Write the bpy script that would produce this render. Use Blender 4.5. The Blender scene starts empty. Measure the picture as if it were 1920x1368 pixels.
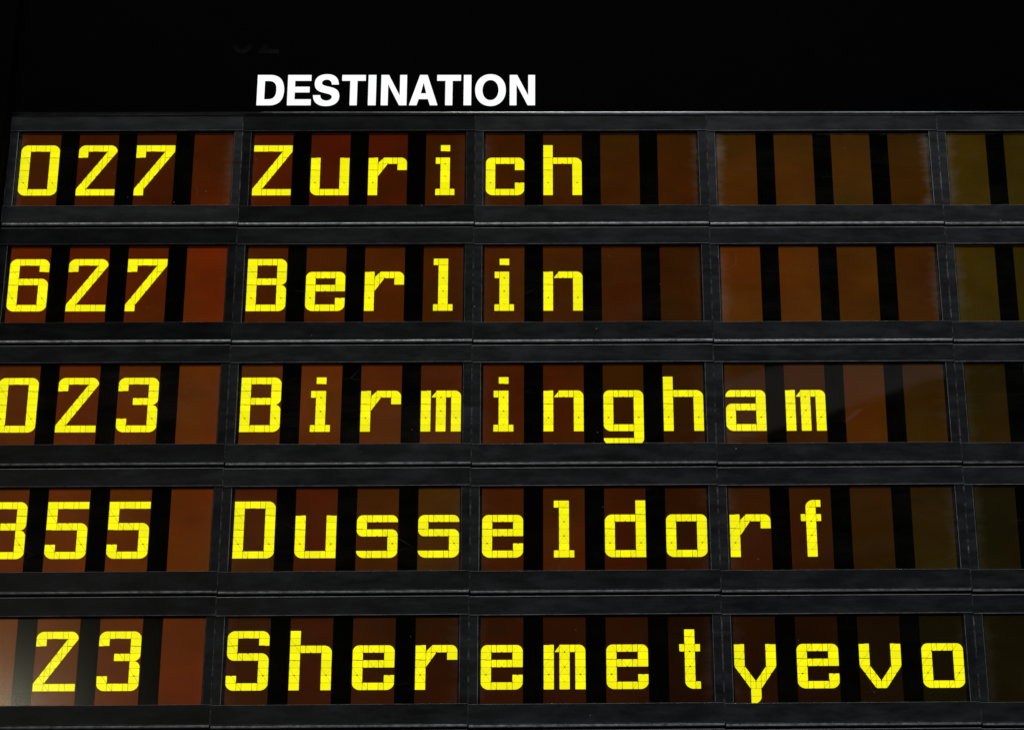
import bpy, bmesh, math, random
from mathutils import Vector, Matrix
random.seed(7)
sc = bpy.context.scene
COL = sc.collection

# ------------------------------------------------------------------ camera
rt = Vector((0.9998856, -0.0131542, -0.0074616))
up = Vector((0.0014983, -0.4047955, 0.9144060))
fw = Vector((0.0150487, 0.9143126, 0.4047295))
cd = bpy.data.cameras.new('camera')
cam = bpy.data.objects.new('camera', cd)
COL.objects.link(cam)
cam.matrix_world = Matrix(((rt.x, up.x, -fw.x, 0.076423), (rt.y, up.y, -fw.y, -2.214262),
                           (rt.z, up.z, -fw.z, -0.870033), (0, 0, 0, 1)))
cd.sensor_width = 36.0
cd.lens = 36.0 * 4520.72 / 1920
cd.shift_x = -0.07170            # the picture is cropped off centre
cd.shift_y = -0.06107
cd.clip_start = 0.01
cd.clip_end = 100
sc.camera = cam

# ------------------------------------------------------------------ world, lamps, exposure
world = bpy.data.worlds.new('World')
sc.world = world
world.use_nodes = True
world.node_tree.nodes['Background'].inputs[0].default_value = (0.5, 0.55, 0.65, 1)
world.node_tree.nodes['Background'].inputs[1].default_value = 0.0012
sc.view_settings.view_transform = 'Standard'
sc.view_settings.look = 'None'
sc.view_settings.gamma = 1
sc.view_settings.exposure = 0
sc.view_settings.use_curve_mapping = False
sc.cycles.max_bounces = 4
sc.cycles.diffuse_bounces = 2
sc.cycles.glossy_bounces = 2
sc.cycles.transparent_max_bounces = 6


def area(name, loc, target, sx, sy, power, col=(1, 1, 1), roll=0.0):
    ld = bpy.data.lights.new(name, 'AREA')
    ld.shape = 'RECTANGLE'
    ld.size, ld.size_y = sx, sy
    ld.energy = power
    ld.color = col
    o = bpy.data.objects.new(name, ld)
    COL.objects.link(o)
    o.location = loc
    q = (Vector(target) - Vector(loc)).to_track_quat('-Z', 'Y')
    o.rotation_euler = q.to_euler()
    if roll:
        o.rotation_euler = (q.to_matrix() @ Matrix.Rotation(roll, 3, 'Z')).to_euler()
    return o


# low hall light that comes up from the floor, a soft ceiling light to the right,
# a small lamp mirrored at the left, and an unseen panel added for one pane's reflection
area('floor_light', (0.25, -0.75, -1.55), (0.1, 0, -0.05), 1.6, 0.5, 4.0, (0.92, 0.96, 1.0))
area('hall_light', (2.6, -2.0, 0.6), (0.1, 0, -0.1), 1.2, 1.2, 8.5, (0.88, 0.95, 1.0))
area('ceiling_light', (0.0, -0.9, 1.6), (0.0, 0, 0.3), 1.4, 0.25, 13.0, (1, 1, 1))
FIX1 = area('lamp_left', (-1.63, -3.96, 0.50), (-0.45, 0, -0.3), 0.7, 0.5, 7.5, (1.0, 0.93, 0.66))
REFL_PANEL = area('reflection_panel', (0.878, -3.96, 1.64), (0.36, 0, 0.05), 0.70, 0.17, 0.05, (1.0, 0.97, 0.95), math.radians(15))  # added unseen emitter, stands for a dim surface mirrored in one pane


# ------------------------------------------------------------------ node helpers
class NT:
    def __init__(s, name):
        s.m = bpy.data.materials.new(name)
        s.m.use_nodes = True
        s.t = s.m.node_tree
        s.t.nodes.clear()
        s.out = s.t.nodes.new('ShaderNodeOutputMaterial')

    def n(s, typ, **kw):
        nd = s.t.nodes.new(typ)
        for k, v in kw.items():
            if k.startswith('i_'):
                key = k[2:]
                key = int(key) if key.isdigit() else key
                if isinstance(v, bpy.types.NodeSocket):
                    s.t.links.new(v, nd.inputs[key])
                else:
                    nd.inputs[key].default_value = v
            else:
                setattr(nd, k, v)
        return nd

    def link(s, a, b):
        s.t.links.new(a, b)

    def math(s, op, a, b=0.0, clamp=False):
        nd = s.t.nodes.new('ShaderNodeMath')
        nd.operation = op
        nd.use_clamp = clamp
        for k, v in ((0, a), (1, b)):
            if isinstance(v, bpy.types.NodeSocket):
                s.t.links.new(v, nd.inputs[k])
            else:
                nd.inputs[k].default_value = v
        return nd.outputs[0]

    def noise(s, vec, scale, detail=3, rough=0.5, stretch=(1, 1, 1)):
        mp = s.t.nodes.new('ShaderNodeMapping')
        s.t.links.new(vec, mp.inputs[0])
        mp.inputs['Scale'].default_value = stretch
        nd = s.t.nodes.new('ShaderNodeTexNoise')
        s.t.links.new(mp.outputs[0], nd.inputs['Vector'])
        nd.inputs['Scale'].default_value = scale
        nd.inputs['Detail'].default_value = detail
        nd.inputs['Roughness'].default_value = rough
        return nd.outputs['Fac']

    def ramp(s, fac, pts):
        nd = s.t.nodes.new('ShaderNodeValToRGB')
        s.t.links.new(fac, nd.inputs[0])
        e = nd.color_ramp.elements
        while len(e) < len(pts):
            e.new(0.5)
        for k, (p, c) in enumerate(pts):
            e[k].position = p
            e[k].color = c if len(c) == 4 else (*c, 1)
        return nd.outputs[0]

    def world_pos(s):
        return s.n('ShaderNodeNewGeometry').outputs['Position']


def frame_material():
    """satin black painted metal, wiped streaks, a few dust specks"""
    t = NT('black_frame_paint')
    P = t.world_pos()
    big = t.noise(P, 9, 4, 0.6, (1, 1, 2.5))
    streak = t.noise(P, 60, 4, 0.6, (0.45, 1, 1.6))
    col = t.ramp(big, [(0.3, (0.0075, 0.008, 0.0092)), (0.72, (0.021, 0.0225, 0.0255))])
    mix = t.n('ShaderNodeMixRGB', blend_type='ADD')
    mix.inputs[0].default_value = 1
    t.link(col, mix.inputs[1])
    cloud = t.noise(P, 26, 6, 0.72, (0.6, 1, 1.4))
    wipe = t.ramp(t.math('MULTIPLY', t.math('ADD', streak, cloud), 0.5), [(0.46, (0, 0, 0)), (0.70, (0.024, 0.0255, 0.028))])
    t.link(wipe, mix.inputs[2])
    sp = t.n('ShaderNodeTexVoronoi', feature='F1')
    t.link(P, sp.inputs['Vector'])
    sp.inputs['Scale'].default_value = 75
    spr = t.math('MULTIPLY', t.math('LESS_THAN', sp.outputs['Distance'], 0.045),
                 t.math('GREATER_THAN', t.noise(P, 33, 1), 0.60))
    mix2 = t.n('ShaderNodeMixRGB')
    t.link(spr, mix2.inputs[0])
    t.link(mix.outputs[0], mix2.inputs[1])
    mix2.inputs[2].default_value = (0.35, 0.36, 0.38, 1)
    b = t.n('ShaderNodeBsdfPrincipled')
    tone = t.n('ShaderNodeMixRGB', blend_type='MULTIPLY')
    tone.inputs[0].default_value = 1
    t.link(mix2.outputs[0], tone.inputs[1])
    t.link(t.n('ShaderNodeObjectInfo').outputs['Color'], tone.inputs[2])
    t.link(tone.outputs[0], b.inputs['Base Color'])
    t.link(t.ramp(streak, [(0.3, (0.34,) * 3), (0.7, (0.52,) * 3)]), b.inputs['Roughness'])
    t.link(t.math('MULTIPLY', t.n('ShaderNodeSeparateColor', i_0=t.n('ShaderNodeObjectInfo').outputs['Color']).outputs[0], 0.2), b.inputs['Specular IOR Level'])
    bump = t.n('ShaderNodeBump')
    bump.inputs['Strength'].default_value = 0.12
    bump.inputs['Distance'].default_value = 0.0006
    t.link(t.noise(P, 420, 3, 0.6, (0.4, 1, 1)), bump.inputs['Height'])
    t.link(bump.outputs[0], b.inputs['Normal'])
    t.link(b.outputs[0], t.out.inputs[0])
    return t.m


def worn_highlight_material(name, lo, hi, metal=0.6, rough=0.42, scale=170, cut=(0.35, 0.7)):
    """grainy grey metal or dust; on some edges a highlight put into the colour"""
    t = NT(name)
    P = t.world_pos()
    g = t.noise(P, scale, 6, 0.75, (0.6, 1, 1))
    b = t.n('ShaderNodeBsdfPrincipled')
    tone = t.n('ShaderNodeMixRGB', blend_type='MULTIPLY')
    tone.inputs[0].default_value = 1
    t.link(t.ramp(g, [(cut[0], (lo, lo, lo * 1.04)), (cut[1], (hi, hi, hi * 1.04))]), tone.inputs[1])
    t.link(t.n('ShaderNodeObjectInfo').outputs['Color'], tone.inputs[2])
    t.link(tone.outputs[0], b.inputs['Base Color'])
    b.inputs['Metallic'].default_value = metal
    b.inputs['Roughness'].default_value = rough
    bump = t.n('ShaderNodeBump')
    bump.inputs['Strength'].default_value = 0.5
    bump.inputs['Distance'].default_value = 0.0004
    t.link(t.noise(P, 600, 2, 0.6), bump.inputs['Height'])
    t.link(bump.outputs[0], b.inputs['Normal'])
    t.link(b.outputs[0], t.out.inputs[0])
    return t.m


def black_material(name, v=0.003, rough=0.5, spec=0.2):
    t = NT(name)
    P = t.world_pos()
    b = t.n('ShaderNodeBsdfPrincipled')
    n = t.noise(P, 25, 4, 0.6)
    t.link(t.ramp(n, [(0.3, (v * 0.6,) * 3), (0.7, (v * 1.4,) * 3)]), b.inputs['Base Color'])
    b.inputs['Roughness'].default_value = rough
    b.inputs['Specular IOR Level'].default_value = spec
    t.link(b.outputs[0], t.out.inputs[0])
    return t.m


def cell_material():
    """backlit liquid crystal cell, dark amber; own colour from the object"""
    t = NT('amber_cell')
    P = t.world_pos()
    oi = t.n('ShaderNodeObjectInfo')
    big = t.noise(P, 14, 3, 0.5)
    fine = t.noise(P, 900, 2, 0.5, (1, 1, 2))
    f = t.math('ADD', t.math('MULTIPLY', big, 0.9), t.math('MULTIPLY', fine, 0.3))
    mid = t.noise(P, 45, 4, 0.6, (0.5, 1, 1))
    f = t.math('ADD', t.math('ADD', f, t.math('MULTIPLY', mid, 0.5)), 0.15)
    mul = t.n('ShaderNodeMixRGB', blend_type='MULTIPLY')
    mul.inputs[0].default_value = 1
    t.link(oi.outputs['Color'], mul.inputs[1])
    t.link(f, mul.inputs[2])
    hue = t.n('ShaderNodeMixRGB', blend_type='MULTIPLY')
    hue.inputs[0].default_value = 1
    t.link(mul.outputs[0], hue.inputs[1])
    t.link(t.ramp(t.noise(P, 8.5, 3, 0.55), [(0.34, (1.10, 0.86, 0.8)), (0.68, (0.88, 1.14, 1.0))]), hue.inputs[2])
    b = t.n('ShaderNodeBsdfPrincipled')
    b.inputs['Base Color'].default_value = (0.004, 0.003, 0.002, 1)
    b.inputs['Roughness'].default_value = 0.4
    b.inputs['Specular IOR Level'].default_value = 0.2
    t.link(hue.outputs[0], b.inputs['Emission Color'])
    b.inputs['Emission Strength'].default_value = 1
    t.link(b.outputs[0], t.out.inputs[0])
    return t.m


def lit_material(name, col, strength, var=0.08, scale=40, each=0.0):
    t = NT(name)
    P = t.world_pos()
    n = t.noise(P, scale, 3, 0.6)
    f = t.math('MULTIPLY', t.math('ADD', t.math('MULTIPLY', t.math('SUBTRACT', n, 0.5), 2 * var), 1.0), strength)
    rnd = t.math('SUBTRACT', t.n('ShaderNodeObjectInfo').outputs['Random'], 0.5)
    f = t.math('MULTIPLY', f, t.math('ADD', 1.0, t.math('MULTIPLY', rnd, each)))
    sp = t.n('ShaderNodeTexVoronoi', feature='F1')     # small specks of dirt
    t.link(P, sp.inputs['Vector'])
    sp.inputs['Scale'].default_value = 60
    f = t.math('MULTIPLY', f, t.math('SUBTRACT', 1.0, t.math('MULTIPLY', t.math('LESS_THAN', sp.outputs['Distance'], 0.035), 0.8)))
    b = t.n('ShaderNodeBsdfPrincipled')
    b.inputs['Base Color'].default_value = (0.02, 0.02, 0.02, 1)
    b.inputs['Emission Color'].default_value = (*col, 1)
    t.link(f, b.inputs['Emission Strength'])
    t.link(b.outputs[0], t.out.inputs[0])
    return t.m


def pane_material():
    """clear cover pane with grime and painted reflection haze; object colour: R film, G roughness, B grime at the short edges"""
    t = NT('cover_pane')
    P = t.world_pos()
    oi = t.n('ShaderNodeObjectInfo')
    sep = t.n('ShaderNodeSeparateColor')
    t.link(oi.outputs['Color'], sep.inputs[0])
    tc = t.n('ShaderNodeTexCoord')
    so = t.n('ShaderNodeSeparateXYZ')
    t.link(tc.outputs['Object'], so.inputs[0])
    ax = t.math('DIVIDE', t.math('ABSOLUTE', so.outputs[0]), 0.1110)
    jag = t.noise(P, 20, 9, 0.8, (0.8, 1, 2.4))
    edge = t.math('MULTIPLY', t.math('SUBTRACT', t.math('ADD', ax, t.math('MULTIPLY', jag, 0.36)), 1.07), 4.5, True)
    edge = t.math('MULTIPLY', t.math('MULTIPLY', t.math('POWER', edge, 1.5), t.math('ADD', 0.25, t.noise(P, 9, 3, 0.6))), t.math('MULTIPLY', sep.outputs[2], 0.75))
    az = t.math('DIVIDE', t.math('ABSOLUTE', so.outputs[2]), 0.0425)
    edz = t.math('MULTIPLY', t.math('SUBTRACT', t.math('ADD', az, t.math('MULTIPLY', t.noise(P, 50, 5, 0.8), 0.3)), 1.1), 5.0, True)
    edz = t.math('MULTIPLY', edz, t.math('MULTIPLY', sep.outputs[2], 0.3))
    smear = t.math('MULTIPLY', t.math('SUBTRACT', t.noise(P, 16, 6, 0.7, (0.5, 1, 1.6)), 0.45), 3.0, True)
    streak = t.math('MULTIPLY', t.math('SUBTRACT', t.noise(P, 70, 5, 0.75, (0.12, 1, 3.2)), 0.53), 2.5, True)
    film = t.math('MULTIPLY', t.math('ADD', t.math('ADD', t.math('MULTIPLY', smear, 2.4), 0.2), t.math('MULTIPLY', streak, 0.9)), sep.outputs[0])  # smears and streaks, plus pale reflection haze painted over some panes
    # scratches: thin lines of a stretched wave
    vor = t.n('ShaderNodeTexVoronoi', feature='DISTANCE_TO_EDGE')
    mp = t.n('ShaderNodeMapping')
    t.link(P, mp.inputs[0])
    mp.inputs['Rotation'].default_value = (0, 0.35, 0)
    mp.inputs['Scale'].default_value = (1, 1, 3.0)
    t.link(mp.outputs[0], vor.inputs['Vector'])
    vor.inputs['Scale'].default_value = 7
    scr = t.math('MULTIPLY', t.math('LESS_THAN', vor.outputs['Distance'], 0.0022),
                 t.math('MULTIPLY', t.math('SUBTRACT', t.noise(P, 22, 3), 0.56), 1.2, True))
    sp = t.n('ShaderNodeTexVoronoi', feature='F1')
    t.link(P, sp.inputs['Vector'])
    sp.inputs['Scale'].default_value = 55
    spk = t.math('MULTIPLY', t.math('LESS_THAN', sp.outputs['Distance'], 0.03), 0.3)
    dust = t.math('ADD', t.math('ADD', t.math('ADD', film, edge), edz), t.math('ADD', t.math('MULTIPLY', scr, 0.4), spk), True)
    dif = t.n('ShaderNodeBsdfDiffuse')
    dif.inputs[0].default_value = (0.62, 0.58, 0.52, 1)
    tr = t.n('ShaderNodeBsdfTransparent')
    gl = t.n('ShaderNodeBsdfGlossy')
    t.link(sep.outputs[1], gl.inputs['Roughness'])
    fr = t.n('ShaderNodeFresnel')
    fr.inputs[0].default_value = 1.45
    m1 = t.n('ShaderNodeMixShader')
    t.link(fr.outputs[0], m1.inputs[0])
    t.link(tr.outputs[0], m1.inputs[1])
    t.link(gl.outputs[0], m1.inputs[2])
    m2 = t.n('ShaderNodeMixShader')
    t.link(dust, m2.inputs[0])
    t.link(m1.outputs[0], m2.inputs[1])
    t.link(dif.outputs[0], m2.inputs[2])
    t.link(m2.outputs[0], t.out.inputs[0])
    return t.m


M_FRAME = frame_material()
M_EDGE = worn_highlight_material('edge_highlight', 0.12, 0.5, 0.3, 0.45, 120, (0.35, 0.7))  # highlight along the chamfers, put into the colour as lighter grey
M_SEAM = worn_highlight_material('dusty_seam_edge', 0.03, 0.42, 0.0, 0.6, 110, (0.46, 0.78))
M_TOPE = worn_highlight_material('top_edge_highlight', 0.35, 0.9, 0.0, 0.7, 90, (0.3, 0.7))  # bright line on the top chamfer, painted as a pale colour
M_LIP = worn_highlight_material('grainy_aluminium_lip', 0.25, 0.95, 0.7, 0.42, 240, (0.35, 0.65))
M_RAIL = worn_highlight_material('polished_aluminium_rail', 0.55, 0.9, 1.0, 0.30, 60, (0.3, 0.7))
M_MASK = black_material('black_mask', 0.0015, 0.6, 0.1)
M_HEAD = black_material('black_header_panel', 0.0006, 0.75, 0.02)
M_BACK = black_material('black_backing', 0.004, 0.7, 0.1)
M_CELL = cell_material()
M_SEG = lit_material('lit_yellow_segment', (1.0, 0.95, 0.004), 1.03, 0.08, 45, 0.12)
M_LETTER = lit_material('backlit_white_letter', (0.98, 0.99, 1.0), 1.02, 0.05, 14)
M_GHOST = lit_material('unlit_letter', (1.0, 1.0, 1.0), 0.0016, 0.9, 30)
M_PANE = pane_material()

for m in (M_CELL, M_SEG, M_GHOST):
    m.cycles.emission_sampling = 'NONE'      # seen directly; too small to be worth aiming rays at

# ------------------------------------------------------------------ mesh helpers


def mesh_obj(name, me, parent=None, mats=()):
    for m in mats:
        if m.name not in [x.name for x in me.materials if x]:
            me.materials.append(m)
    o = bpy.data.objects.new(name, me)
    COL.objects.link(o)
    o.parent = parent
    return o


def box_mesh(name, x0, x1, y0, y1, z0, z1, bevel=0.0, mats=(0, 1), sides=None):
    """box; its front edges chamfered, chamfer faces take material slot 1 (slot 2 for upright ones)"""
    bm = bmesh.new()
    vs = [bm.verts.new((x, y, z)) for x in (x0, x1) for y in (y0, y1) for z in (z0, z1)]
    for f in ((0, 1, 3, 2), (4, 6, 7, 5), (0, 4, 5, 1), (2, 3, 7, 6), (0, 2, 6, 4), (1, 5, 7, 3)):
        bm.faces.new([vs[i] for i in f])
    bmesh.ops.recalc_face_normals(bm, faces=bm.faces)
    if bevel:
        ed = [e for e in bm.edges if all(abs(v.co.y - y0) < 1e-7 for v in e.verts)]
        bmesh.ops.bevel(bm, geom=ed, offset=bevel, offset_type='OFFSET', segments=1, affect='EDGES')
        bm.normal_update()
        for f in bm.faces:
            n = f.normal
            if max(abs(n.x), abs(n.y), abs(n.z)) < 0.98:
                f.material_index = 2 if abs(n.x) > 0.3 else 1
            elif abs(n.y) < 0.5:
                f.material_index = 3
    me = bpy.data.meshes.new(name)
    bm.to_mesh(me)
    bm.free()
    return me


def prism_mesh(name, polys, y0, y1):
    """polys in (x,z); front at y0, back at y1"""
    verts, faces = [], []
    for p in polys:
        k = len(verts)
        n = len(p)
        area2 = sum(p[i][0] * p[(i + 1) % n][1] - p[(i + 1) % n][0] * p[i][1] for i in range(n))
        if area2 < 0:
            p = p[::-1]
        verts += [(x, y0, z) for x, z in p] + [(x, y1, z) for x, z in p]
        faces.append([k + i for i in range(n)])
        for i in range(n):
            j = (i + 1) % n
            faces.append([k + i, k + n + i, k + n + j, k + j])
    me = bpy.data.meshes.new(name)
    me.from_pydata(verts, [], faces)
    me.update()
    return me


# ------------------------------------------------------------------ glyphs of the segment display
# a letter is 4 units wide (columns of 1, 1/2, 1, 1/2, 1) and 8 rows high, 2 more rows below the base line
XS = [0, 1, 1.5, 2.5, 3, 4]
# '#': full, q w a s: rounded at top left, top right, bottom left, bottom right
G = {
    '0': ['q###w', '#...#', '#...#', '#...#', '#...#', '#...#', '#...#', 'a###s'],
    '2': ['q###w', '#....', '.....', '.....', '.....', '.....', '.....', '#####'],
    '3': ['q###w', '#...#', '....#', '..##s', '....w', '....#', '#...#', 'a###s'],
    '5': ['#####', '#....', '#....', '####w', '....#', '....#', '#...#', 'a###s'],
    '6': ['q###w', '#...#', '#....', '####w', '#...#', '#...#', '#...#', 'a###s'],
    '7': ['#####', '#....', '.....', '.....', '.....', '.....', '.....', '#....'],
    'Z': ['#####', '.....', '.....', '.....', '.....', '.....', '.....', '#####'],
    'B': ['####w', '#...#', '#...#', '####s', '#...w', '#...#', '#...#', '####s'],
    'D': ['####w', '#...#', '#...#', '#...#', '#...#', '#...#', '#...#', '####s'],
    'S': ['q###w', '#...#', '#....', 'a###w', '....#', '....#', '#...#', 'a###s'],
    'u': ['.....', '.....', '#...#', '#...#', '#...#', '#...#', '#...#', 'a####'],
    'r': ['.....', '.....', '#..#w', '#...#', '#....', '#....', '#....', '#....'],
    'i': ['..#..', '.....', '.##..', '..#..', '..#..', '..#..', '..#..', '.###.'],
    'c': ['.....', '.....', 'q###w', '#...#', '#....', '#....', '#...#', 'a###s'],
    'h': ['#....', '#....', '####w', '#...#', '#...#', '#...#', '#...#', '#...#'],
    'e': ['.....', '.....', 'q###w', '#...#', '#####', '#....', '#...#', 'a###s'],
    'l': ['.##..', '..#..', '..#..', '..#..', '..#..', '..#..', '..#..', '.###.'],
    'n': ['.....', '.....', '#.##w', '#...#', '#...#', '#...#', '#...#', '#...#'],
    'm': ['.....', '.....', '#.##w', '#.#.#', '#.#.#', '#.#.#', '#.#.#', '#.#.#'],
    'g': ['.....', '.....', 'q###w', '#...#', '#...#', '#...#', '#...#', 'a####', '....#', 'a###s'],
    'a': ['.....', '.....', 'q###w', '....#', 'q####', '#...#', '#...#', 'a####'],
    's': ['.....', '.....', 'q###w', '#....', 'a###w', '....#', '....#', 'a###s'],
    'd': ['....#', '....#', 'q####', '#...#', '#...#', '#...#', '#...#', 'a####'],
    'o': ['.....', '.....', 'q###w', '#...#', '#...#', '#...#', '#...#', 'a###s'],
    'f': ['..q#.', '..#..', '.###.', '..#..', '..#..', '..#..', '..#..', '..#..'],
    't': ['..#..', '..#..', '.###.', '..#..', '..#..', '..#..', '..#..', '..a#.'],
    'y': ['.....', '.....', '#...#', '#...#', '#...#', '.....', '.....', '.....', '..#..', '..s..'],
    'v': ['.....', '.....', '#...#', '#...#', '#...#', '.....', '.....', '.....'],
}
SLASH = [(3, 1), (4, 1), (1, 7), (0, 7)]
EXTRA = {
    '2': [SLASH], '7': [SLASH], 'Z': [SLASH],
    'r': [[(1.62, 2), (2.5, 2), (2.5, 3), (2.0, 3), (1.0, 2.85)], [(1.0, 2.85), (2.0, 3), (1.0, 5.0)]],
    'n': [[(1.5, 2.15), (1.5, 3), (1.04, 3)]],
    'm': [[(1.5, 2.15), (1.5, 3), (1.04, 3)]],
    'v': [[(0, 5), (1, 5), (2, 7), (2, 8), (1.5, 8)], [(4, 5), (3, 5), (2, 7), (2, 8), (2.5, 8)]],
    'y': [[(0, 5), (1, 5), (2, 7), (2, 8), (1.5, 8)], [(4, 5), (3, 5), (2, 7), (2, 8), (2.5, 8)]],
}
# the electrode cuts, the same on every cell
CUTS = [((0, 1), (1, 3)), ((1, 3), (0, 5)), ((0, 5), (1, 7)), ((1, 5), (0, 7)), ((4, 1), (3, 3)),
        ((3, 5), (4, 7)), ((4, 5), (3, 7)), ((2.5, 0), (1.5, 2)),
        ((1.5, 2), (2.5, 4)), ((2.5, 2), (1.5, 4)), ((1.5, 4), (2.5, 6)), ((2.5, 4), (1.5, 6)),
        ((1.5, 6), (2, 7)), ((2.5, 6), (2, 7)), ((1, 3), (1.5, 2)), ((1, 3), (1.5, 4)), ((1, 5), (1.5, 4)),
        ((2.5, 4), (3, 3)), ((2.5, 4), (3, 5)), ((1, 7), (1.5, 8)), ((2.5, 8), (3, 7)),
        ((1, 5), (1.5, 6)), ((1.5, 6), (1, 7)), ((3, 5), (2.5, 6)), ((2.5, 6), (3, 7)), ((2.5, 2), (3, 1))]
DOTS = [(0.5, 6, 0.0007), (3.5, 6, 0.0007), (2, 3, 0.0007), (2, 5, 0.0007), (0.5, 2, 0.0005), (0.5, 4, 0.0005),
        (3.5, 2, 0.0005), (2, 7, 0.0005), (2, 1, 0.0004), (1, 3, 0.0005), (1, 5, 0.0005), (1, 7, 0.0005), (3, 3, 0.0005),
        (3, 5, 0.0005), (3, 7, 0.0005), (1.5, 4, 0.0005), (2.5, 4, 0.0005), (1.5, 8, 0.0005), (2.5, 8, 0.0005),
        (1.5, 2, 0.0004), (2.5, 2, 0.0004), (0, 5, 0.0005), (4, 5, 0.0005), (0, 7, 0.0004), (4, 7, 0.0004)]
UX, UZ = 0.00997, 0.00722


def clip(poly, px, pz, nx, nz):
    """keep the side where (x-px)*nx+(z-pz)*nz >= 0"""
    out = []
    n = len(poly)
    for i in range(n):
        a, b = poly[i], poly[(i + 1) % n]
        da = (a[0] - px) * nx + (a[1] - pz) * nz
        db = (b[0] - px) * nx + (b[1] - pz) * nz
        if da >= 0:
            out.append(a)
        if (da >= 0) != (db >= 0):
            t = da / (da - db)
            out.append((a[0] + t * (b[0] - a[0]), a[1] + t * (b[1] - a[1])))
    return out


def parea(p):
    return abs(sum(p[i][0] * p[(i + 1) % len(p)][1] - p[(i + 1) % len(p)][0] * p[i][1] for i in range(len(p)))) / 2


def convex_clip(poly, by):
    n = len(by)
    s = sum(by[i][0] * by[(i + 1) % n][1] - by[(i + 1) % n][0] * by[i][1] for i in range(n))
    if s < 0:
        by = by[::-1]
    for i in range(n):
        a, b = by[i], by[(i + 1) % n]
        poly = clip(poly, a[0], a[1], -(b[1] - a[1]), b[0] - a[0])
        if len(poly) < 3:
            return []
    return poly


def inset(poly, cuts, g_edge, g_cut):
    """shrink by g on edges that lie on a cut or a cell border (metres)"""
    out = list(poly)
    n = len(poly)
    cx = sum(p[0] for p in poly) / n
    cz = sum(p[1] for p in poly) / n
    for i in range(n):
        a, b = poly[i], poly[(i + 1) % n]
        ex, ez = b[0] - a[0], b[1] - a[1]
        L = math.hypot(ex, ez)
        if L < 1e-6:
            continue
        nx, nz = -ez / L, ex / L
        if (cx - a[0]) * nx + (cz - a[1]) * nz < 0:
            nx, nz = -nx, -nz
        g = g_edge if min(abs(ex), abs(ez)) < 1e-7 else g_cut
        out = clip(out, a[0] + nx * g, a[1] + nz * g, nx, nz)
        if len(out) < 3:
            return []
    return out


def corner(x0, x1, r0, r1, kind, rx, rz):
    w, h = x1 - x0, r1 - r0
    rx = min(rx, w)
    pts = []
    N = 7
    arc = [(1 - math.cos(math.pi / 2 * k / N), 1 - math.sin(math.pi / 2 * k / N)) for k in range(N + 1)]
    # arc from (0,1)->(1,0) in (x,down) for top left
    tl = [(x * rx, z * rz) for x, z in arc]
    base = tl + [(w, 0), (w, h), (0, h)]
    for x, z in base:
        if kind in 'ws':
            x = w - x
        if kind in 'as':
            z = h - z
        pts.append((x0 + x, r0 + z))
    if kind in 'wa':
        pts = pts[::-1]
    # drop doubled points
    o = []
    for p in pts:
        if not o or abs(p[0] - o[-1][0]) + abs(p[1] - o[-1][1]) > 1e-6:
            o.append(p)
    if abs(o[0][0] - o[-1][0]) + abs(o[0][1] - o[-1][1]) < 1e-6:
        o.pop()
    return o


SEG_CACHE = {}


def glyph_segments(ch):
    """one mesh for every lit electrode cell of the letter"""
    if ch in SEG_CACHE:
        return SEG_CACHE[ch]
    rows = G[ch] + ['.....'] * (10 - len(G[ch]))
    meshes = []
    for r in range(10):
        for c in range(5):
            x0, x1, r0, r1 = XS[c], XS[c + 1], r, r + 1
            k = rows[r][c]
            shapes = []
            rect = [(x0, r0), (x1, r0), (x1, r1), (x0, r1)]
            if k == '#':
                shapes.append(rect)
            elif k != '.':
                small = G[ch][0] == '.....' and r < 7
                rx, rz = (0.62, 0.9) if small else ((0.80, 0.98) if r in (7, 9) else (0.74, 0.98))
                if ch in 'ft':
                    rx, rz = 0.85, 1.0
                if ch == 'B' and r in (3, 4) or ch == '3' and r in (3, 4):
                    rx, rz = 0.62, 0.85
                shapes.append(corner(x0, x1, r0, r1, k, rx, rz))
            else:
                for ex in EXTRA.get(ch, []):
                    p = convex_clip(rect, ex)
                    if len(p) >= 3 and parea(p) > 0.02:
                        shapes.append(p)
            # cut by diagonals
            for (a, b) in CUTS:
                new = []
                for s in shapes:
                    mx, mz = (a[0] + b[0]) / 2, (a[1] + b[1]) / 2
                    if not (min(a[0], b[0]) < x1 - 1e-6 and max(a[0], b[0]) > x0 + 1e-6 and
                            min(a[1], b[1]) < r1 - 1e-6 and max(a[1], b[1]) > r0 + 1e-6):
                        new.append(s)
                        continue
                    nx, nz = -(b[1] - a[1]), b[0] - a[0]
                    for sg in (1, -1):
                        q = clip(s, a[0], a[1], nx * sg, nz * sg)
                        if len(q) >= 3 and parea(q) > 0.008:
                            new.append(q)
                shapes = new
            polys = []
            for s in shapes:
                m = [((x - 2) * UX, -(z * UZ)) for x, z in s]
                raw = m
                m = inset(m, None, 0.00019, 0.00011)
                for (nx_, nz_, g) in DOTS:               # the corners at the crossings are etched away
                    nx_, nz_ = (nx_ - 2) * UX, -nz_ * UZ
                    if m and min(abs(v[0] - nx_) + abs(v[1] - nz_) for v in raw) < 1e-6:
                        qx = sum(v[0] for v in raw) / len(raw) - nx_
                        qz = sum(v[1] for v in raw) / len(raw) - nz_
                        L = math.hypot(qx, qz)
                        m = clip(m, nx_ + qx / L * g, nz_ + qz / L * g, qx, qz)
                if len(m) >= 3:
                    polys.append(m)
            if polys:
                me = prism_mesh('segment_%s' % ch, polys, -0.0006, 0.0)
                me.materials.append(M_SEG)
                meshes.append(me)
    SEG_CACHE[ch] = meshes
    return meshes


# ------------------------------------------------------------------ display modules
W, H = 0.24, 0.129647
GAPX = 0.0003
HW, HH = W / 2 - GAPX / 2, H / 2


def zf(f):                      # height from the fraction measured down the module
    return H / 2 - f * H


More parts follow.
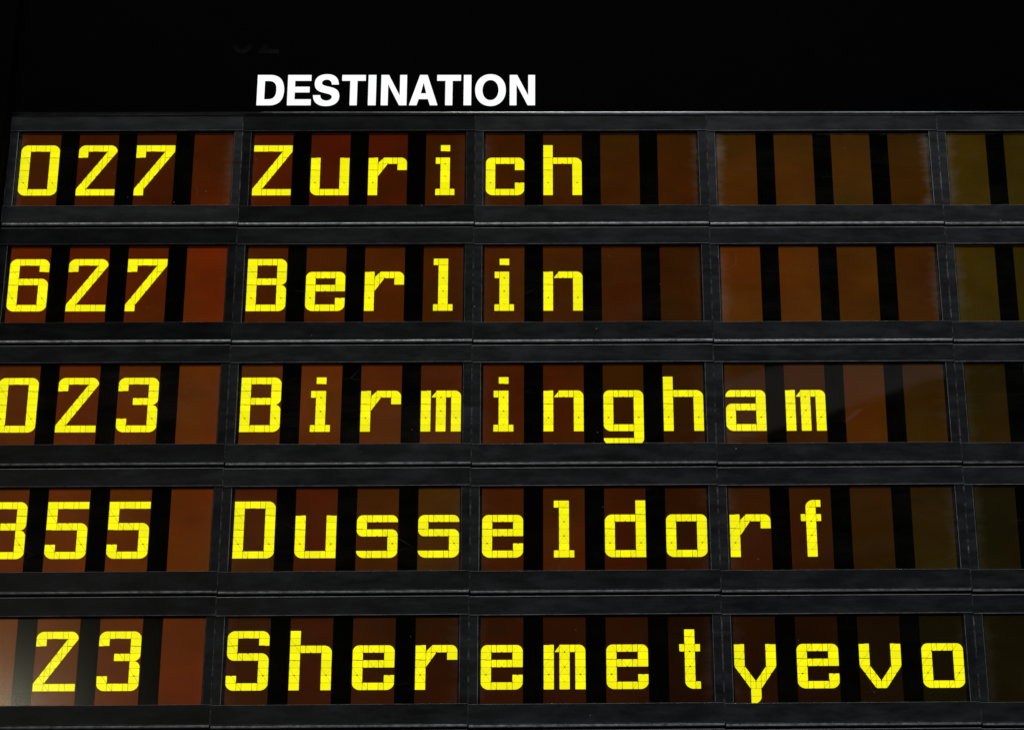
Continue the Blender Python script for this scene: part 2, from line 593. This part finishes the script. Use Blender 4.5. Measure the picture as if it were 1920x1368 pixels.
LCD_Y = 0.010
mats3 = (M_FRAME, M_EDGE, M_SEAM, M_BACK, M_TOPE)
ME_TOP = box_mesh('top_bar', -HW, HW, 0, 0.013, zf(0.1465), zf(0.004), 0.00038)
ME_BOT = box_mesh('bottom_bar', -HW, HW, 0.0, 0.013, zf(0.957), zf(0.811), 0.0003)
SL, SR = 0.0088, 0.0088
ME_SL = box_mesh('side_bar', -HW, -W / 2 + SL, 0.0012, 0.013, zf(0.811), zf(0.1465), 0.0005)
ME_SR = box_mesh('side_bar', W / 2 - SR, HW, 0.0012, 0.013, zf(0.811), zf(0.1465), 0.0005)
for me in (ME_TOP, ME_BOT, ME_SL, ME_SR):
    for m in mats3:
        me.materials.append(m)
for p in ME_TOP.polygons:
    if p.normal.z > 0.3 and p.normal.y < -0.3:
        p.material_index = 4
for me in (ME_SL, ME_SR):                # inner upright edges take the painted highlight, outer ones are dusty
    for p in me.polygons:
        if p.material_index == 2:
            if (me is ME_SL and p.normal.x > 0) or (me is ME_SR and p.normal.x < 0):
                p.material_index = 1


def lip_mesh():
    """round nosed ledge under the lower bar"""
    prof = []
    zc, r = zf(0.9715), 0.00108
    for k in range(9):
        a = math.pi / 2 + math.pi * k / 8
        prof.append((0.0000 + r * math.cos(a) * 1.1, zc + r * math.sin(a)))
    prof += [(0.013, zc - r), (0.013, zc + r)]
    n = len(prof)
    verts = [(x, y, z) for x in (-HW + 0.0006, HW - 0.0006) for y, z in prof]
    faces = [list(range(n)), [n + i for i in range(n)][::-1]]
    for i in range(n):
        j = (i + 1) % n
        faces.append([i, n + i, n + j, j])
    me = bpy.data.meshes.new('lip')
    me.from_pydata(verts, [], faces)
    bm = bmesh.new()
    bm.from_mesh(me)
    bmesh.ops.recalc_face_normals(bm, faces=bm.faces)
    bm.to_mesh(me)
    bm.free()
    me.materials.append(M_LIP)
    return me


ME_LIP = lip_mesh()
ME_MASK = box_mesh('display_panel', -HW + 0.0005, HW - 0.0005, LCD_Y, LCD_Y + 0.004, zf(0.95), zf(0.04))
ME_MASK.materials.append(M_MASK)
ME_CASE = box_mesh('housing', -HW + 0.001, HW - 0.001, 0.0142, 0.07, zf(0.975), zf(0.01))
ME_CASE.materials.append(M_BACK)
ME_PANE = box_mesh('cover_pane', -W / 2 + SL + 0.0003, W / 2 - SR - 0.0003, -0.0005, 0.0005, -0.0418, 0.0418)
ME_PANE.materials.append(M_PANE)
CELL_W = 0.168 * W
CELL_X0 = [(-0.5 + 0.0457 + 0.2474 * i) * W for i in range(4)]
CELL_T, CELL_B = zf(0.150), zf(0.84)
ME_CELL = box_mesh('character_cell', -CELL_W / 2, CELL_W / 2, -0.0004, 0, CELL_B, CELL_T)
ME_CELL.materials.append(M_CELL)
Z_CAP = zf(0.2431)


def lin(c):
    return tuple((x / 255 / 12.92) if x / 255 <= 0.04045 else ((x / 255 + 0.055) / 1.055) ** 2.4 for x in c)


def display_module(row, col, text, cols, label, tilt=(0, 0), film=0.0, rough=0.03, grime=0.2, roll=0.05):
    root = bpy.data.objects.new('display_module', None)
    COL.objects.link(root)
    root.empty_display_size = 0.05
    root.location = ((col - 2.5) * W, 0.0, (3.5 - row) * H - H / 2)
    root.rotation_euler = (0, -math.radians(roll), 0)
    root['label'] = label
    root['category'] = 'display module'
    root['group'] = 'display modules set in rows on the departure board'
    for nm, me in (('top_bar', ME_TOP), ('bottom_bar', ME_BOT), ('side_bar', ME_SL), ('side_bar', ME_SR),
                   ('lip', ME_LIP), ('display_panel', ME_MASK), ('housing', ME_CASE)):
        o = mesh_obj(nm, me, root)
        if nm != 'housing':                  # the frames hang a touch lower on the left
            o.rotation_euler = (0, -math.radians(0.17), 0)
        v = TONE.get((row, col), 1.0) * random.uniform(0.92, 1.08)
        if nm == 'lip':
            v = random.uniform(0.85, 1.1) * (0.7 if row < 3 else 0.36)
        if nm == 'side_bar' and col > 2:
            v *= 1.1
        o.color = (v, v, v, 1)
    for i in range(4):
        c = mesh_obj('character_cell', ME_CELL, root)
        c.location = (CELL_X0[i] + CELL_W / 2, LCD_Y, 0)
        q = 0.92 if row < 3 else 0.98
        k = lin((cols[i][0] * q, cols[i][1] * q, max(1.0, cols[i][2] - 3)))
        c.color = (*k, 1)
        ch = text[i]
        if ch != ' ':
            kind = 'figure' if ch.isdigit() else 'letter'
            c['label'] = 'dark amber cell with the %s %s lit in yellow' % (kind, ch)
            for me in glyph_segments(ch):
                s = mesh_obj('segment', me, c)
                s.location = (0, -0.0004, Z_CAP)
    p = mesh_obj('cover_pane', ME_PANE, root)
    p.location = (0, 0.0055, zf(0.479))
    p.rotation_euler = (math.radians(tilt[0]), 0, math.radians(tilt[1]))
    p.color = (film, rough, grime, 1)
    return root


C_ = {
    (1, 0): [(60, 24, 3)] * 4,
    (1, 1): [(66, 26, 3), (66, 22, 2), (64, 24, 3), (72, 27, 3)],
    (1, 2): [(76, 24, 2), (74, 22, 2), (68, 20, 2), (62, 26, 3)],
    (1, 3): [(62, 27, 3), (64, 28, 4), (62, 30, 4), (60, 28, 4)],
    (1, 4): [(70, 38, 6), (68, 38, 7), (64, 37, 8), (54, 31, 5)],
    (1, 5): [(60, 42, 6), (52, 38, 6), (48, 42, 5), (44, 38, 5)],
    (2, 1): [(86, 28, 3), (82, 26, 3), (86, 28, 3), (98, 34, 5)],
    (2, 2): [(70, 28, 4), (74, 31, 3), (77, 32, 3), (64, 28, 3)],
    (2, 3): [(70, 31, 5), (68, 31, 5), (62, 29, 5), (54, 25, 5)],
    (2, 4): [(84, 41, 6), (80, 42, 7), (73, 37, 6), (64, 31, 6)],
    (2, 5): [(56, 40, 6), (48, 36, 4), (46, 38, 4), (42, 34, 4)],
    (3, 1): [(80, 33, 5), (82, 33, 5), (82, 34, 5), (86, 36, 7)],
    (3, 2): [(76, 36, 9), (86, 38, 9), (78, 34, 9), (70, 30, 8)],
    (3, 3): [(66, 26, 6), (62, 23, 5), (52, 22, 4), (47, 20, 4)],
    (3, 4): [(56, 27, 6), (56, 27, 6), (66, 32, 5), (50, 30, 5)],
    (3, 5): [(35, 25, 5), (33, 24, 5), (30, 24, 5), (26, 22, 5)],
    (4, 1): [(82, 35, 7), (85, 36, 7), (84, 36, 5), (88, 38, 5)],
    (4, 2): [(64, 26, 6), (64, 23, 5), (66, 28, 5), (62, 31, 8)],
    (4, 3): [(60, 24, 7), (64, 26, 6), (54, 20, 5), (44, 16, 4)],
    (4, 4): [(50, 22, 7), (50, 23, 7), (46, 24, 6), (38, 26, 6)],
    (4, 5): [(24, 18, 5), (21, 16, 4), (18, 16, 5), (16, 14, 5)],
    (5, 1): [(90, 42, 8), (86, 40, 7), (84, 35, 5), (80, 32, 3)],
    (5, 2): [(50, 20, 6), (50, 19, 6), (48, 18, 6), (41, 16, 5)],
    (5, 3): [(46, 17, 5), (42, 15, 5), (40, 14, 5), (26, 10, 3)],
    (5, 4): [(31, 13, 4), (30, 12, 4), (25, 11, 3), (20, 14, 4)],
    (5, 5): [(19, 15, 4), (17, 13, 4), (15, 13, 4), (14, 12, 4)],
}
TONE = {(1, 0): 0.8, (1, 1): 0.95, (1, 2): 0.38, (1, 3): 0.8, (1, 4): 1.1, (1, 5): 1.2, (2, 1): 0.42, (2, 2): 0.6,
        (2, 3): 0.75, (2, 4): 0.95, (2, 5): 1.1, (3, 1): 0.7, (3, 2): 0.85, (3, 3): 0.95, (3, 4): 1.0, (3, 5): 1.1,
        (4, 1): 0.85, (4, 2): 0.9, (4, 5): 1.1, (5, 1): 0.85, (5, 2): 0.95}     # tone of the frames, set module by module
ROWS = [
    # row, col, text, label, tilt, film, rough, grime
    (1, 0, '    ', 'blank display module mostly hidden behind the black side post, top row', (0, 0), 0.003, 0.03, 0.1),
    (1, 1, '027 ', 'display module reading 027 in yellow, left of the one reading Zuri', (0.3, 0), 0.003, 0.03, 0.35),
    (1, 2, 'Zuri', 'display module reading Zuri in yellow, under the white heading', (0.4, 0.1), 0.001, 0.03, 0.10),
    (1, 3, 'ch  ', 'display module reading ch in yellow, with two blank amber cells', (0.3, 0), 0.004, 0.04, 0.30),
    (1, 4, '    ', 'blank brown-orange display module right of the one reading ch, frosted at its side edges', (0.2, 0), 0.005, 0.05, 0.75),
    (1, 5, '    ', 'blank olive display module in the top row, cut off by the right edge', (0, 0.4), 0.005, 0.05, 0.55),
    (2, 1, '627 ', 'display module reading 627 in yellow, left of the one reading Berl', (0.2, 0), 0.001, 0.03, 0.08),
    (2, 2, 'Berl', 'display module reading Berl in yellow, its four cells all lit', (0.3, 0), 0.003, 0.03, 0.10),
    (2, 3, 'in  ', 'display module reading in, above the one reading ingh', (0.2, 0.1), 0.006, 0.04, 0.12),
    (2, 4, '    ', 'blank display module with the brightest orange cells, right of the one reading in', (-0.9, 0), 0.006, 0.05, 0.45),
    (2, 5, '    ', 'blank olive display module at the right edge, second from the top', (0.3, 0.5), 0.005, 0.05, 0.35),
    (3, 1, '023 ', 'display module reading 023 in yellow, left of the one reading Birm', (0.2, 0), 0.009, 0.05, 0.10),
    (3, 2, 'Birm', 'display module reading Birm in yellow, left of the one reading ingh', (0.2, 0), 0.009, 0.04, 0.06),
    (3, 3, 'ingh', 'display module reading ingh in yellow, the tail of its g touching the lower bar', (0.2, 0), 0.004, 0.03, 0.14),
    (3, 4, 'am  ', 'display module reading am in yellow, a pale slanting reflection across its pane', (0, 0), 0.006, 0.03, 0.14),
    (3, 5, '    ', 'blank dark olive display module at the right edge, third from the top', (0.3, 0.6), 0.006, 0.05, 0.2),
    (4, 1, '355 ', 'display module reading 355 in yellow, its first figure cut by the left edge', (0.2, 0), 0.006, 0.05, 0.10),
    (4, 2, 'Duss', 'display module reading Duss in yellow, left of the one reading eldo', (0.2, 0), 0.006, 0.05, 0.16),
    (4, 3, 'eldo', 'display module reading eldo in yellow, above the one reading emet', (0.2, 0), 0.004, 0.04, 0.18),
    (4, 4, 'rf  ', 'display module reading rf in yellow, with two blank dark cells', (0.6, 0), 0.006, 0.05, 0.24),
    (4, 5, '    ', 'blank nearly black display module at the right edge, fourth from the top', (0.3, 0.5), 0.006, 0.05, 0.2),
    (5, 1, ' 23 ', 'display module reading 23 in yellow, a pale glare over its lower left corner', (0, 0), 0.003, 0.13, 0.10),
    (5, 2, 'Sher', 'display module reading Sher in yellow, lowest row', (0.5, 0.5), 0.003, 0.03, 0.22),
    (5, 3, 'emet', 'display module reading emet in yellow, lowest row', (0.4, 0), 0.003, 0.03, 0.20),
    (5, 4, 'yevo', 'display module reading yevo in yellow, tail of its y over the lower bar', (0.4, 0), 0.004, 0.04, 0.18),
    (5, 5, '    ', 'blank nearly black display module at the right edge, lowest of them', (0.3, 0.4), 0.005, 0.05, 0.2),
]
below = {1: '23', 2: 'Sher', 3: 'emet', 4: 'yevo'}
for r, c, tx, lb, ti, fi, ro, gr in ROWS:
    display_module(r, c, tx, C_.get((r, c), [(30, 14, 4)] * 4), lb, ti, fi, ro, gr, random.uniform(0.02, 0.08))
for c in range(1, 6):
    lb = 'display module below the one reading %s, only its top edge in view' % below[c] if c < 5 else \
        'display module in the bottom right corner, only its top edge in view'
    display_module(6, c, '    ', [(28, 13, 4)] * 4, lb)

# ------------------------------------------------------------------ header sign
hd = bpy.data.objects.new('header_sign', None)
COL.objects.link(hd)
hd.location = (0.04, 0, 0.3265)
hd['label'] = 'glossy black header panel with DESTINATION in backlit white capitals above the display rows'
hd['category'] = 'sign'
me = box_mesh('panel', -0.78, 0.78, 0.0045, 0.05, 0.0018, 0.26, 0.0004)
mesh_obj("panel", me, hd, (M_HEAD,))


def fill_mesh(name, loops, y0, depth):
    """outline with holes -> solid letter"""
    cu = bpy.data.curves.new(name, 'CURVE')
    cu.dimensions = '2D'
    cu.fill_mode = 'BOTH'
    cu.extrude = depth / 2
    cu.offset = -0.00032
    for lp in loops:
        sp = cu.splines.new('POLY')
        sp.points.add(len(lp) - 1)
        for k, (x, z) in enumerate(lp):
            sp.points[k].co = (x, z, 0, 1)
        sp.use_cyclic_u = True
    o = bpy.data.objects.new('tmp', cu)
    COL.objects.link(o)
    bpy.context.view_layer.update()
    me = bpy.data.meshes.new_from_object(o.evaluated_get(bpy.context.evaluated_depsgraph_get()))
    bpy.data.objects.remove(o)
    bpy.data.curves.remove(cu)
    me.name = name
    me.transform(Matrix(((1, 0, 0, 0), (0, 0, -1, y0 + depth / 2), (0, 1, 0, 0), (0, 0, 0, 1))))
    me.materials.clear()
    return me


def ell(cx, cz, rx, rz, a0=0, a1=360, n=40, p=2.0):
    out = []
    for k in range(n + (0 if a1 - a0 == 360 else 1)):
        a = math.radians(a0 + (a1 - a0) * k / n)
        c, s = math.cos(a), math.sin(a)
        out.append((cx + rx * math.copysign(abs(c) ** (2 / p), c), cz + rz * math.copysign(abs(s) ** (2 / p), s)))
    return out


def bez(p0, p1, p2, p3, n=12):
    o = []
    for k in range(n + 1):
        t = k / n
        u = 1 - t
        o.append(tuple(u ** 3 * a + 3 * u * u * t * b + 3 * u * t * t * c + t ** 3 * d for a, b, c, d in zip(p0, p1, p2, p3)))
    return o


def path(*segs):
    o = []
    for s in segs:
        for p in s:
            if not o or abs(p[0] - o[-1][0]) + abs(p[1] - o[-1][1]) > 1e-5:
                o.append(p)
    if abs(o[0][0] - o[-1][0]) + abs(o[0][1] - o[-1][1]) < 1e-5:
        o.pop()
    return o


# capitals, cap height 1, drawn for a bold grotesque; width normalised below
S_OUT = path(
    # terminal upper right, outer edge over the top to the left
    bez((0.865, 0.685), (0.850, 0.930), (0.690, 1.025), (0.455, 1.025)),
    bez((0.455, 1.025), (0.200, 1.025), (0.045, 0.900), (0.045, 0.712)),
    bez((0.045, 0.712), (0.045, 0.545), (0.150, 0.470), (0.300, 0.430)),
    bez((0.300, 0.430), (0.480, 0.380), (0.628, 0.375), (0.628, 0.272)),
    bez((0.628, 0.272), (0.628, 0.185), (0.535, 0.150), (0.462, 0.150)),
    bez((0.462, 0.150), (0.340, 0.150), (0.262, 0.215), (0.262, 0.330)),
    [(0.262, 0.330), (0.0, 0.330)],
    bez((0.0, 0.330), (0.005, 0.085), (0.190, -0.025), (0.445, -0.025)),
    bez((0.445, -0.025), (0.720, -0.025), (0.892, 0.100), (0.892, 0.305)),
    bez((0.892, 0.305), (0.892, 0.470), (0.780, 0.550), (0.610, 0.592)),
    bez((0.610, 0.592), (0.440, 0.635), (0.300, 0.640), (0.300, 0.738)),
    bez((0.300, 0.738), (0.300, 0.812), (0.370, 0.850), (0.445, 0.850)),
    bez((0.445, 0.850), (0.545, 0.850), (0.605, 0.795), (0.612, 0.685)),
    [(0.612, 0.685), (0.865, 0.685)],
)
D_OUT = path([(0, 0), (0.42, 0)], bez((0.42, 0), (0.73, 0.0), (0.885, 0.19), (0.885, 0.505)),
             bez((0.885, 0.505), (0.885, 0.81), (0.73, 1.0), (0.42, 1.0)), [(0.42, 1.0), (0, 1)])
D_IN = path([(0.255, 0.195), (0.37, 0.195)], bez((0.37, 0.195), (0.56, 0.195), (0.62, 0.31), (0.62, 0.50)),
            bez((0.62, 0.50), (0.62, 0.69), (0.56, 0.805), (0.37, 0.805)), [(0.37, 0.805), (0.255, 0.805)])
LET = {
    'D': ([D_OUT, D_IN], 0.885),
    'E': ([[(0, 0), (0.81, 0), (0.81, 0.195), (0.26, 0.195), (0.26, 0.425), (0.755, 0.425), (0.755, 0.61),
            (0.26, 0.61), (0.26, 0.81), (0.80, 0.81), (0.80, 1), (0, 1)]], 0.81),
    'S': ([S_OUT], 0.892),
    'T': ([[(0.28, 0), (0.54, 0), (0.54, 0.81), (0.82, 0.81), (0.82, 1), (0, 1), (0, 0.81), (0.28, 0.81)]], 0.82),
    'I': ([[(0, 0), (0.265, 0), (0.265, 1), (0, 1)]], 0.265),
    'N': ([[(0, 0), (0.245, 0), (0.245, 0.66), (0.60, 0), (0.86, 0), (0.86, 1), (0.615, 1), (0.615, 0.345),
            (0.262, 1), (0, 1)]], 0.86),
    'A': ([[(0, 0), (0.265, 0), (0.335, 0.205), (0.63, 0.205), (0.70, 0), (0.97, 0), (0.62, 1), (0.355, 1)],
           [(0.40, 0.39), (0.57, 0.39), (0.485, 0.72)]], 0.97),
    'O': ([ell(0.515, 0.5, 0.515, 0.525, n=56, p=2.1), ell(0.515, 0.5, 0.255, 0.335, n=48, p=2.15)], 1.03),
}
CAP = 0.0359
spots = [('D', -0.2285, -0.1999), ('E', -0.1968, -0.1716), ('S', -0.1701, -0.1421), ('T', -0.1402, -0.1150),
         ('I', -0.1126, -0.1039), ('N', -0.0992, -0.0718), ('A', -0.0697, -0.0395), ('T', -0.0408, -0.0153),
         ('I', -0.0129, -0.0044), ('O', -0.0009, 0.0317), ('N', 0.0352, 0.0623)]
# header letters sit in the plane y = 3 mm; heading baseline z = 0.3366
for ch, x0, x1 in spots:
    loops, w = LET[ch]
    sx = (x1 - x0) / w
    lp = [[(x0 + x * sx - 0.04, 0.3366 - 0.3265 + z * CAP) for x, z in L] for L in loops]
    me = fill_mesh('letter', lp, 0.003, 0.0022)
    o = mesh_obj('letter', me, hd, (M_LETTER,))
    o['label'] = 'backlit white capital ' + ch
# two unlit characters higher up, hardly visible, and a stray unlit piece at the far right
gz = 0.3984 - 0.3265
g0 = [ell(-0.2463 - 0.04, gz + 0.0175, 0.0125, 0.0178, n=36), ell(-0.2463 - 0.04, gz + 0.0175, 0.0065, 0.0118, n=30)]
x0 = -0.2298 - 0.04
g2 = [path([(x0, gz), (x0 + 0.0226, gz), (x0 + 0.0226, gz + 0.0058), (x0 + 0.0095, gz + 0.0058)],
           bez((x0 + 0.0095, gz + 0.0058), (x0 + 0.014, gz + 0.012), (x0 + 0.0226, gz + 0.016), (x0 + 0.0226, gz + 0.025)),
           bez((x0 + 0.0226, gz + 0.025), (x0 + 0.0226, gz + 0.037), (x0 + 0.0005, gz + 0.039), (x0 + 0.0005, gz + 0.0235)),
           [(x0 + 0.0065, gz + 0.0235)],
           bez((x0 + 0.0065, gz + 0.0235), (x0 + 0.0065, gz + 0.032), (x0 + 0.016, gz + 0.031), (x0 + 0.016, gz + 0.025)),
           bez((x0 + 0.016, gz + 0.025), (x0 + 0.016, gz + 0.018), (x0 + 0.001, gz + 0.013), (x0, gz)))]
g3 = [[(0.5096, gz + 0.0117), (0.5170, gz + 0.0117), (0.5170, gz + 0.0195), (0.5096, gz + 0.0195)]]


def ghost_material():
    t = NT('unlit_letter')
    P = t.world_pos()
    s = t.n('ShaderNodeSeparateXYZ')
    t.link(P, s.inputs[0])
    # the leak of back light is strongest along the bottom of the letters
    f = t.math('SUBTRACT', 1.0, t.math('MULTIPLY', t.math('SUBTRACT', s.outputs[2], 0.3984), 75.0), True)
    f = t.math('MULTIPLY', f, t.noise(P, 60, 3))
    b = t.n('ShaderNodeBsdfPrincipled')
    b.inputs['Base Color'].default_value = (0.0006, 0.0006, 0.0006, 1)
    b.inputs['Specular IOR Level'].default_value = 0.02
    b.inputs['Roughness'].default_value = 0.75
    b.inputs['Emission Color'].default_value = (1, 1, 1, 1)
    t.link(t.math('MULTIPLY', f, 0.006), b.inputs['Emission Strength'])
    t.link(b.outputs[0], t.out.inputs[0])
    return t.m


M_GH = ghost_material()
for lp in (g0, g2, g3):
    me = fill_mesh('unlit_character', lp, 0.0040, 0.0010)
    o = mesh_obj('unlit_character', me, hd, (M_GH,))
    o['label'] = 'barely visible unlit character on the black panel'

# ------------------------------------------------------------------ rail between header and rows
prof = []
for k in range(10):
    a = math.pi / 2 + math.pi * k / 9
    prof.append((-0.0012 + 0.0011 * math.cos(a), 0.3251 + 0.00105 * math.sin(a)))
prof += [(0.012, 0.3251 - 0.00105), (0.012, 0.3251 + 0.00105)]
n = len(prof)
verts = [(x, y, z + (x - 0.04) * 0.0010) for x in (-0.4805, 0.80) for y, z in prof]
faces = [list(range(n)), [n + i for i in range(n)][::-1]] + [[i, n + i, n + (i + 1) % n, (i + 1) % n] for i in range(n)]
me = bpy.data.meshes.new('trim_rail')
me.from_pydata(verts, [], faces)
bm = bmesh.new()
bm.from_mesh(me)
bmesh.ops.recalc_face_normals(bm, faces=bm.faces)
bm.to_mesh(me)
bm.free()
for p in me.polygons:
    p.use_smooth = True
rail = mesh_obj('trim_rail', me, None, (M_RAIL,))
rail['label'] = 'thin bright aluminium rail running between the header panel and the top row'
rail['category'] = 'rail'

# ------------------------------------------------------------------ side post and backing
me = box_mesh('side_post', -0.560, -0.4802, -0.022, 0.05, -0.46, 0.60, 0.0008)
post = mesh_obj('side_post', me, None, (M_HEAD,))
post['label'] = 'plain black post closing off the left end of the board'
post['category'] = 'post'
me = box_mesh('back_wall', -1.3, 1.4, 0.075, 0.12, -1.2, 1.2)
bw = mesh_obj('back_wall', me, None, (M_BACK,))
bw['kind'] = 'structure'
